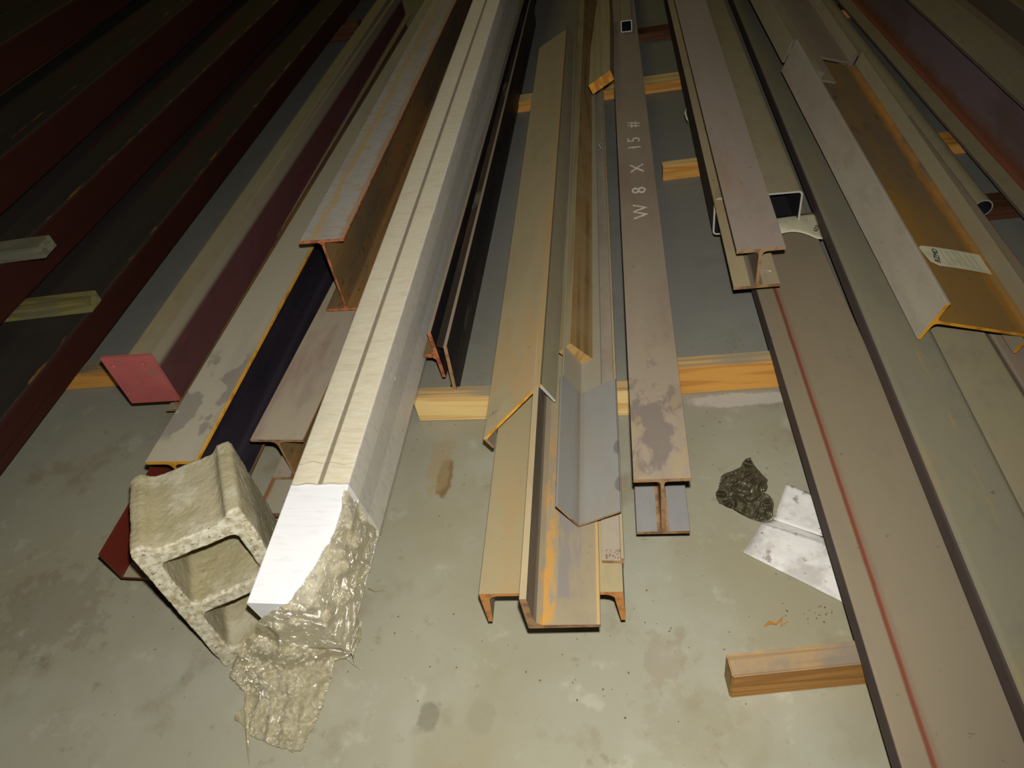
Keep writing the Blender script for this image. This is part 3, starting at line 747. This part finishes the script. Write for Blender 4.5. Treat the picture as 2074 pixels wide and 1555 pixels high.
def text_mesh(txt, size, mat, name='marking', extr=0.0004):
    cu = bpy.data.curves.new(name, 'FONT'); cu.body = txt; cu.size = size; cu.align_x = 'CENTER'; cu.align_y = 'CENTER'; cu.extrude = extr
    o = bpy.data.objects.new(name, cu)
    me = bpy.data.meshes.new_from_object(o)
    me.materials.clear(); me.materials.append(mat)
    bpy.data.objects.remove(o)
    r = bpy.data.objects.new(name, me); COL.objects.link(r); return r
def mark(ch_, d_, s_=0.0, hgt=1.5, stretch=1.3):
    o = text_mesh(ch_, hgt*1.45*IN, m_stencil)
    o.parent = w8
    o.matrix_local = Matrix.Translation((s_*IN, d_*IN, (6.85+.03)*IN)) @ Matrix.Rotation(R(90), 4, 'Z') @ Matrix.Diagonal((stretch, 1, 1, 1))
mark('W', 35.6, .15); mark('8', 40.0, .15); mark('X', 45.0, .15); mark('1', 50.2, .05); mark('5', 52.2, .05); mark('#', 56.4, .05)

# small square tube on it
t = thing('square_tube', 'thin square tube with a bright open end on top of the marked I-beam', 'steel tube', (2.34, 121.0, 11.98), (1.19, -1.01, -0.8), 1.75)
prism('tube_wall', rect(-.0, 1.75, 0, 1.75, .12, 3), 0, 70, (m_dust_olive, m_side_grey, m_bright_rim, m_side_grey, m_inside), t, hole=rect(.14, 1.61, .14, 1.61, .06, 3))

# ------------------------------------------------------------------ right group
# red striped wide tube
m_stripe = dusty('brown dusty top with red stripe', (132, 120, 98), (120, 110, 94), (140, 120, 92), .25, 3)
m_stripe.band(0, -2.2*IN, .30*IN, (112, 46, 28), .9, .0015, .0025)
m_stripe.band(0, -2.0*IN, .45*IN, (120, 74, 54), .35, .003, .006)
tube('wide low box tube with a red painted stripe along its dusty top', (17.76, 2.0, 6.0), (-0.55, -0.8, -0.28), 7.89, 1.9, 240, m_stripe.end(), m_side_dark, m_side_dark, r=.2)
# rounded tube on its right
m_m18 = dusty('olive grey dusty rounded tube', (126, 121, 100), (112, 108, 94), (150, 126, 78), .35, 4)
dd = m_m18.math('ABSOLUTE', m_m18.math('SUBTRACT', m_m18.math('ADD', m_m18.xyz[0], m_m18.math('MULTIPLY', m_m18.math('SUBTRACT', m_m18.noise(3, (1, 1, 1), 2), .5), .02)), .6*IN))
m_m18.mix((160, 130, 72), m_m18.math('MULTIPLY', m_m18.ramp(dd, .0045, .0005, .55), m_m18.ramp(m_m18.noise(40, (1, .25, 1), 4), .5, .62)))
tube('round cornered box tube with a dark left edge, just right of the red striped tube', (22.55, 0.0, 8.2), (1.09, -0.86, 0.1), 5.0, 2.15, 240, m_m18.end(), m_side_dark, m_side_dark, r=.5)
tube('flat dusty box tube under the yellow edged lying beam', (27.6, 4.0, 5.9), (0.2, -0.6, 0), 7.0, 2.1, 200, m_dust_olive, m_side_grey, m_side_grey, r=.3)
tube('dusty box tube against the right frame edge', (35.2, 6.0, 5.2), (0.0, -0.6, 0), 6.6, 1.9, 88, m_dust_brown, m_side_grey, m_side_grey, r=.3)

# box tube under the short beam
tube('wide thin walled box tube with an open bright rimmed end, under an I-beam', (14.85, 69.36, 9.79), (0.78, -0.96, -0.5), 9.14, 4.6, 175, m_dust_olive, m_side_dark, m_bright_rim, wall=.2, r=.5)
# I-beam on it
wr = i_beam('dusty pinkish grey I-beam lying on top of the wide open box tube', (12.39, 54.81, 13.16), (-0.22, 3.0, -0.11), 4.24, 4.6, 190, dusty('pink grey dust', (150, 136, 124), (132, 118, 104), (150, 116, 78), .4, 4).end(), m_side_grey, m_tan_end, tf=.34, tw=.3, fil=.4, mbot=m_dust_tan)
# screw on its lower flange
t = thing('screw', 'bright screw lying on the lower flange of the dusty pinkish I-beam', 'screw', tuple(at_z(1550, 547, 9.15)), (0, 0, 0), 0)
a, b = at_z(1544, 545, 9.2), at_z(1565, 549, 9.2)
dv = Vector(b)-Vector(a)
st = [Vector((0, 0, 0))-dv*.4+dv*k/6 for k in range(7)]
strand('shank', [tuple(v) for v in st], [.05, .05, .05, .05, .045, .035, .005], m_screw, t, 8)
strand('head', [tuple(st[0]-dv*.10), tuple(st[0]-dv*.02), tuple(st[0]+dv*.001)], [.13, .13, .06], m_screw, t, 6)

# big web-flat beam (H on its side) with yellow ends
M20P = (25.42, 46.65, 12.1); M20Y = (-2.31, 3.7, -19); fw, fh, th = 4.1, 8.8, .34
def side_beam(label, pos, ypr, fw, fh, y0, y1, mflL, mweb, mflR, mend):
    t = thing('i_beam', label, 'steel beam', pos, ypr, fw)
    prism('left_flange', rect(-.17, .17, 0, fw, .05, 2), y0, y1, (mflL, mflL, mend), t)
    c = fw/2; f = .4; hw = .15
    pr = [(.17, c-hw-f), (.17+.14*f, c-hw-.45*f), (.17+.45*f, c-hw-.14*f), (.17+f, c-hw), (fh-.17-f, c-hw), (fh-.17, c-hw-f), (fh-.17, c+hw+f), (fh-.17-.14*f, c+hw+.45*f), (fh-.17-.45*f, c+hw+.14*f), (fh-.17-f, c+hw), (.17+f, c+hw), (.17+.45*f, c+hw+.14*f), (.17+.14*f, c+hw+.45*f), (.17, c+hw+f)]
    prism('web', pr, y0, y1, (mweb, mweb, mend), t)
    prism('right_flange', rect(fh-.17, fh+.17, 0, fw, .05, 2), y0, y1, (mflR, mflR, mend), t)
    return t
m_webr = Mat('rust stained trough web', (122, 100, 68), 0.8).blotch((104, 90, 74), 5, .42, .6, .7, (1, .2, 1)).blotch((140, 104, 42), 6, .46, .62, .8, (1, .3, 1))
m_webr.band(0, 8.1*IN, .5*IN, (176, 118, 42), .85, .02, .012)
g = m_webr.ramp(m_webr.xyz[1], 26*IN, 6*IN); m_webr.mix((146, 108, 44), m_webr.math('MULTIPLY', g, .65))
m_webr.blotch((90, 66, 30), 16, .58, .68, .5, (1, .6, 1))
m_webr = m_webr.bump(120, .3, .001).end()
m20 = side_beam('I-beam lying on its side with yellow cut edges, a white tag in it', M20P, M20Y, fw, fh, 0, 49, dusty('pale dusty outer flange', (172, 162, 144), (138, 128, 110), (160, 124, 92), .35, 4).end(), m_webr, m_dust_olive, m_yellow_end)
t = thing('channel', 'small dusty channel lying in the far end of the rust stained trough', 'steel channel', M20P, M20Y, fw)
cc = fw/2+.17
prism('flange', rect(.3, 2.2, cc, cc+1.1, .15, 2), 42.5, 150, (m_dust_olive, m_side_grey, m_side_grey), t)
prism('web', rect(2.2, 4.1, cc, cc+.25), 42.5, 150, (m_dust_brown, m_side_grey, m_side_grey), t)
side_beam('far I-beam lying on its side in line behind the rust stained trough', tuple(np.array(M20P)-frame(*M20Y)[2]*.5), M20Y, fw-1.2, fh, 50.0, 150, m_dust_olive, m_dust_brown, m_dust_olive, m_side_grey)

# tag in the trough
def on_plane(px, py, O, Nn):
    v = np.array([(px-1037.)/F_PX, (py-777.5)/F_PX, 1.]) @ AX
    c0 = np.array([0, 0, CAM_H]); return c0 + v*(np.dot(O-c0, Nn)/np.dot(v, Nn))
d_, s_, u_ = frame(*M20Y)
O_ = np.array(M20P)-u_*(fw/2-.15-.10)
def tagpts(pxs): return [on_plane(x, y, O_, u_) for x, y in pxs]
c4 = tagpts([(1857, 497), (1986, 518), (2013, 558), (1884, 536)])
org = c4[0]; ex = c4[1]-c4[0]; ey = c4[3]-c4[0]
wx, wy = np.linalg.norm(ex), np.linalg.norm(ey)
t = thing('paper_tag', 'white card tag with handwriting lying in the rust stained trough', 'tag', tuple(org), (0, 0, 0), 0)
X, Y = ex/wx, ey/wy; Z = np.cross(Y, X); Z /= np.linalg.norm(Z); Z = Z if Z[2] > 0 else -Z
m = Matrix.Identity(4)
Y2 = np.cross(Z, X)
for i in range(3): m[i][0], m[i][1], m[i][2], m[i][3] = X[i], Y2[i], Z[i], org[i]*IN
t.matrix_world = m
hh = -wy
sh = float(np.dot(ey, X))
out = [(.35, 0), (wx, 0), (wx+sh, hh), (sh+.9, hh), (sh*.8+.25, hh*.82), (.05, hh*.12)]
nn = len(out)
# slightly lifted card in strips
V, Fc = [], []
def cardz(x): return .05+.10*math.sin(math.pi*min(max(x/(wx+sh), 0), 1))
fine = []
for i in range(nn):
    a, b = out[i], out[(i+1) % nn]
    for k in range(4): fine.append((a[0]+(b[0]-a[0])*k/4, a[1]+(b[1]-a[1])*k/4))
nf = len(fine)
for x, y in fine: V.append((x, y, cardz(x)))
for x, y in fine: V.append((x, y, cardz(x)-.03))
cx_ = sum(p[0] for p in fine)/nf; cy_ = sum(p[1] for p in fine)/nf
V += [(cx_, cy_, cardz(cx_)), (cx_, cy_, cardz(cx_)-.03)]
for i in range(nf):
    j = (i+1) % nf
    Fc += [(i, 2*nf, j), (i+nf, j+nf, 2*nf+1), (i, j, j+nf, i+nf)]
card = mesh_obj('card', V, Fc, [m_paper], None, t)
tx = text_mesh('RZMD', .75*IN, m_ink, 'handwriting'); tx.parent = card
tx.matrix_local = Matrix.Translation(((1.15+sh*.5)*IN, hh*.5*IN, .17*IN)) @ Matrix.Rotation(R(78), 4, 'Z')
for k in range(6):
    x = 1.9+k*.62
    mesh_obj('printed_line', [(x, -.25, .165), (x+.07, -.25, .165), (x+.07+sh*.85, hh*.9, .165), (x+sh*.85, hh*.9, .165)], [(0, 1, 2, 3)], [m_inkfaint], None, card)

# curved paper label by the box tube's mouth
V, Fc = [], []
nx, nyv = 16, 8
L0 = [(1568, 440), (1650, 430)]; L1 = [(1572, 476), (1667, 484)]
for j in range(nyv+1):
    for i in range(nx+1):
        fx, fy = i/nx, j/nyv
        bx = L0[0][0]+(L0[1][0]-L0[0][0])*fx; by = L0[0][1]+(L0[1][1]-L0[0][1])*fx
        ex_ = L1[0][0]+(L1[1][0]-L1[0][0])*fx; ey_ = L1[0][1]+(L1[1][1]-L1[0][1])*fx
        ey_ += -10*math.sin(math.pi*min(fx*1.15, 1))
        z = 5.6+.9*math.sin(math.pi*.5*(1-fx))+.35*math.sin(math.pi*fy)*(1-fx)
        V.append(tuple(at_z(bx+(ex_-bx)*fy, by+(ey_-by)*fy, z)))
for j in range(nyv):
    for i in range(nx): Fc.append((j*(nx+1)+i, (j+1)*(nx+1)+i, (j+1)*(nx+1)+i+1, j*(nx+1)+i+1))
t = thing('paper_label', 'curled paper label with digits below the open wide box tube', 'paper label', (0, 0, 0), (0, 0, 0), 0)
lp = mesh_obj('paper', V, Fc, [m_paper], None, t, True)
sol = lp.modifiers.new('thick', 'SOLIDIFY'); sol.thickness = .0008
tx = text_mesh('6223', .62*IN, m_ink, 'print'); tx.parent = lp
pp = at_z(1654, 462, 6.05)
tx.matrix_local = Matrix.Translation(Vector(pp)*IN) @ Matrix.Rotation(R(65), 4, 'Z')

# pipe under it, right
pe = at_z(1990, 422, 2.6)
t = thing('pipe', 'small thin steel pipe with a bright open end at the right picture edge', 'steel pipe', tuple(pe), (-.5, 0, 0), 1.05)
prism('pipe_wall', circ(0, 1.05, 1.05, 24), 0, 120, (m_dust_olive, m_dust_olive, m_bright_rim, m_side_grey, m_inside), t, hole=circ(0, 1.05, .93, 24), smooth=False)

# big rusty beam at the right
i_beam('big upright I-beam with a purple rusty web at the right edge', (45.45, 40, 13.3), (-0.8, -0.75, -0.3), 5.0, 9.5, 240, m_dust_olive, m_side_grey, m_tan_end, tf=.45, tw=.35, fil=.5,
       mweb=Mat('purple rusty web', (134, 114, 116), .75).blotch((112, 94, 88), 5, .42, .62, .8, (1, .4, 1)).blotch((140, 92, 56), 7, .52, .66, .6, (1, .3, 1)).below(2, 2.0*IN, (128, 70, 34), .03, .85, .03).bump(120, .3, .001).end())
tube('dark brown box tube directly behind the big purple rusty beam', (52.5, 60, 7.6), (-.8, -.5, 0), 6.5, 4.0, 220, m_dust_brown, m_side_grey, m_side_dark)
tube('dark brown box tube in the upper right corner', (62.5, 70, 9.0), (-.8, -.5, 0), 8.0, 5.0, 200, m_dust_brown, m_side_grey, m_side_dark)

# ------------------------------------------------------------------ concrete block
def block():
    W, Ln = 7.6, 15.75
    # outline in (x = width, v = length); depth is local y
    fs, ear = 1.15, .75
    out = [(0, 0)]
    # end (top) with ears: v = 0 is the top
    def endcurve(v0, sgn):
        P = []
        for i in range(13):
            f = i/12; x = .95+(W-1.9)*f
            P.append((x, v0+sgn*ear*min(1.0, math.sin(math.pi*f)*3.0)))
        return P
    top = [(0.15, .05)] + endcurve(0, 1) + [(W-.15, .05)]
    bot = endcurve(Ln, -1)[::-1]
    prof = [(0, .4)] + top + [(W, .4), (W, Ln-.1)] + bot + [(0, Ln-.1)]
    prof = [(x, -v) for x, v in prof]
    def core(v0, v1):
        return [(x, z) for x, z in rect(fs, W-fs, -v1, -v0, .55, 4)]
    holes = [core(2.15, 7.35), core(8.6, 13.9)]
    loops = [prof[::-1]] + holes
    pts = [Vector((p[0], p[1], 0)) for lp in loops for p in lp]
    tris = tessellate_polygon([[Vector((p[0], p[1], 0)) for p in lp] for lp in loops])
    V = [(p.x, 0, p.y) for p in pts] + [(p.x, W, p.y) for p in pts]; nn = len(pts); Fc = []
    for a in tris: Fc += [tuple(a), tuple(i+nn for i in a[::-1])]
    o0 = 0
    for lp in loops:
        k = len(lp)
        for i in range(k):
            a, b = o0+i, o0+(i+1) % k; Fc.append((a, b, b+nn, a+nn))
        o0 += k
    bm = bmesh.new()
    vs = [bm.verts.new(tuple(c*IN for c in v)) for v in V]
    for f in Fc:
        try: bm.faces.new([vs[i] for i in f])
        except ValueError: pass
    bmesh.ops.recalc_face_normals(bm, faces=bm.faces)
    me = bpy.data.meshes.new('concrete_block'); bm.to_mesh(me); bm.free(); me.materials.append(m_block)
    me.polygons.foreach_set('use_smooth', [True]*len(me.polygons))
    o = bpy.data.objects.new('concrete_block', me); COL.objects.link(o)
    r = o.modifiers.new('remesh', 'REMESH'); r.mode = 'VOXEL'; r.voxel_size = .0032; r.use_smooth_shade = True
    sm = o.modifiers.new('smooth', 'SMOOTH'); sm.iterations = 5; sm.factor = .6
    for nm, sz, st in (('coarse', .05, .0045), ('fine', .007, .0022), ('pits', .0035, .0008)):
        tx = bpy.data.textures.new('block_'+nm, 'CLOUDS'); tx.noise_scale = sz; tx.noise_depth = 3
        dm = o.modifiers.new(nm, 'DISPLACE'); dm.texture = tx; dm.strength = st; dm.mid_level = .5; dm.texture_coords = 'LOCAL'
    o.matrix_world = pose((-33.5, 23.42, 15.75), (-27.9, -2.8, -1.6))
    tag(o, 'rough two core concrete block standing on its end beside the wrapped bundle', 'concrete block')
block()

# ------------------------------------------------------------------ floor litter
def blob_sheet(name, outline, zf, mat, step=3.0, amp=1.0, seed=0, label=None, cat=None, thick=.0006):
    xs = [p[0] for p in outline]; ys = [p[1] for p in outline]
    idx = {}; V, Fc = [], []
    gx = np.arange(min(xs), max(xs)+step, step); gy = np.arange(min(ys), max(ys)+step, step)
    for j, y in enumerate(gy):
        for i, x in enumerate(gx):
            if inside(x, y, outline):
                idx[(i, j)] = len(V); V.append(tuple(at_z(x, y, zf(x, y))))
    for (i, j) in list(idx):
        c = [(i, j), (i+1, j), (i+1, j+1), (i, j+1)]
        if all(k in idx for k in c): Fc.append(tuple(idx[k] for k in c[::-1]))
    o = mesh_obj(name, V, Fc, [mat], None, None, True)
    so = o.modifiers.new('thick', 'SOLIDIFY'); so.thickness = thick
    if label: tag(o, label, cat)
    return o
bag = [(1520, 925), (1534, 948), (1556, 972), (1556, 986), (1545, 995), (1567, 1013), (1566, 1045), (1545, 1058), (1495, 1036), (1457, 1020), (1449, 999), (1457, 976), (1468, 958), (1500, 945), (1511, 927)]
def bagz(x, y):
    d = min(math.hypot(x-1510, (y-995)*1.0)/55, 1)
    return .3+2.0*(1-d*d)*.8+2.0*abs(noise.noise(Vector((x*.035, y*.05, 3))))+.8*abs(noise.noise(Vector((x*.075+y*.03, y*.06, 9))))
bag = [p for i in range(len(bag)) for p in (bag[i], ((bag[i][0]+bag[(i+1) % len(bag)][0])/2+rng.uniform(-3, 3), (bag[i][1]+bag[(i+1) % len(bag)][1])/2+rng.uniform(-3, 3)))]
blob_sheet('plastic_scrap', bag, bagz, m_bag, 1.0, label='crumpled dark plastic scrap on the floor beside the white sheet', cat='plastic scrap')
# white folded sheet: two panels with a fold
t = thing('folded_sheet', 'dirty white folded foam sheet on the floor, half under the red striped tube', 'sheet', (0, 0, 0))
def panel(q4, zz, name):
    V, Fc = [], []
    A, B, C, D = q4; nn = 12
    for j in range(nn+1):
        for i in range(nn+1):
            fx, fy = i/nn, j/nn
            x = (A[0]*(1-fx)+B[0]*fx)*(1-fy)+(D[0]*(1-fx)+C[0]*fx)*fy
            y = (A[1]*(1-fx)+B[1]*fx)*(1-fy)+(D[1]*(1-fx)+C[1]*fx)*fy
            z = zz[0]*(1-fy)+zz[1]*fy+.10*noise.noise(Vector((x*.05, y*.05, 2)))
            V.append(tuple(at_z(x, y, z)))
    for j in range(nn):
        for i in range(nn): a = j*(nn+1)+i; Fc.append((a, a+nn+1, a+nn+2, a+1))
    o = mesh_obj(name, V, Fc, [m_white_sheet], None, t, True)
    so = o.modifiers.new('thick', 'SOLIDIFY'); so.thickness = .003
panel([(1593, 978), (1690, 1020), (1740, 1110), (1567, 1052)], (.3, .35), 'panel')
panel([(1545, 1058), (1720, 1112), (1770, 1250), (1505, 1118)], (.55, .2), 'panel')
panel([(1567, 1052), (1735, 1112), (1722, 1114), (1545, 1058)], (.35, .55), 'fold')
# dry shred
t0 = strand('dry_leaf', [tuple(at_z(x, y, z)) for x, y, z in ((1548, 1268, .15), (1560, 1260, .3), (1572, 1264, .2), (1585, 1252, .35), (1582, 1268, .15), (1596, 1258, .2))], [.05, .12, .06, .13, .05, .03], m_leaf)
tag(t0, 'curled orange dry shred on the floor above the short wood block', 'leaf scrap')
# scattered grit
def grit(name, spots, label, zbase, cnt, seed):
    r = random.Random(seed); V, Fc = [], []
    for _ in range(cnt):
        px, py, sx, sy = r.choice(spots)
        c = at_z(r.gauss(px, sx), r.gauss(py, sy), zbase)
        rr = r.uniform(.03, .11); b = len(V)
        for dx, dy, dz in ((1, 0, 0), (0, 1, 0), (-1, 0, 0), (0, -1, 0), (0, 0, .8)):
            V.append((c[0]+dx*rr*r.uniform(.5, 1.4), c[1]+dy*rr*r.uniform(.5, 1.4), c[2]+dz*rr))
        Fc += [(b, b+1, b+4), (b+1, b+2, b+4), (b+2, b+3, b+4), (b+3, b, b+4)]
    o = mesh_obj(name, V, Fc, [m_grit]); tag(o, label, 'grit', None, 'stuff')
grit('grit', [(1450, 700, 60, 40), (1420, 860, 40, 40), (1560, 930, 60, 60), (1400, 560, 40, 80), (1000, 1350, 250, 80), (880, 930, 60, 60), (1350, 1300, 120, 90), (1660, 1240, 40, 14), (300, 1300, 120, 90), (1490, 700, 25, 8)], 'small brown grit scattered over the concrete floor', 0.0, 260, 3)

# two tiny scraps
o = strand('wire_twist', [tuple(at_z(x, y, z)) for x, y, z in ((1217, 290, 8.2), (1213, 295, 8.4), (1217, 300, 8.2), (1213, 306, 8.4))], [.04, .07, .07, .03], m_white_sheet)
tag(o, 'tiny white twist on the narrow strip right of the brown plank', 'wire scrap')
o = strand('tape_scrap', [tuple(at_z(x, y, z)) for x, y, z in ((1390, 220, 7.6), (1388, 230, 7.4), (1391, 240, 7.2), (1394, 246, 7.0))], [.03, .14, .12, .03], m_white_sheet)
tag(o, 'tiny torn white tape on the left side of the wide open box tube', 'tape scrap')
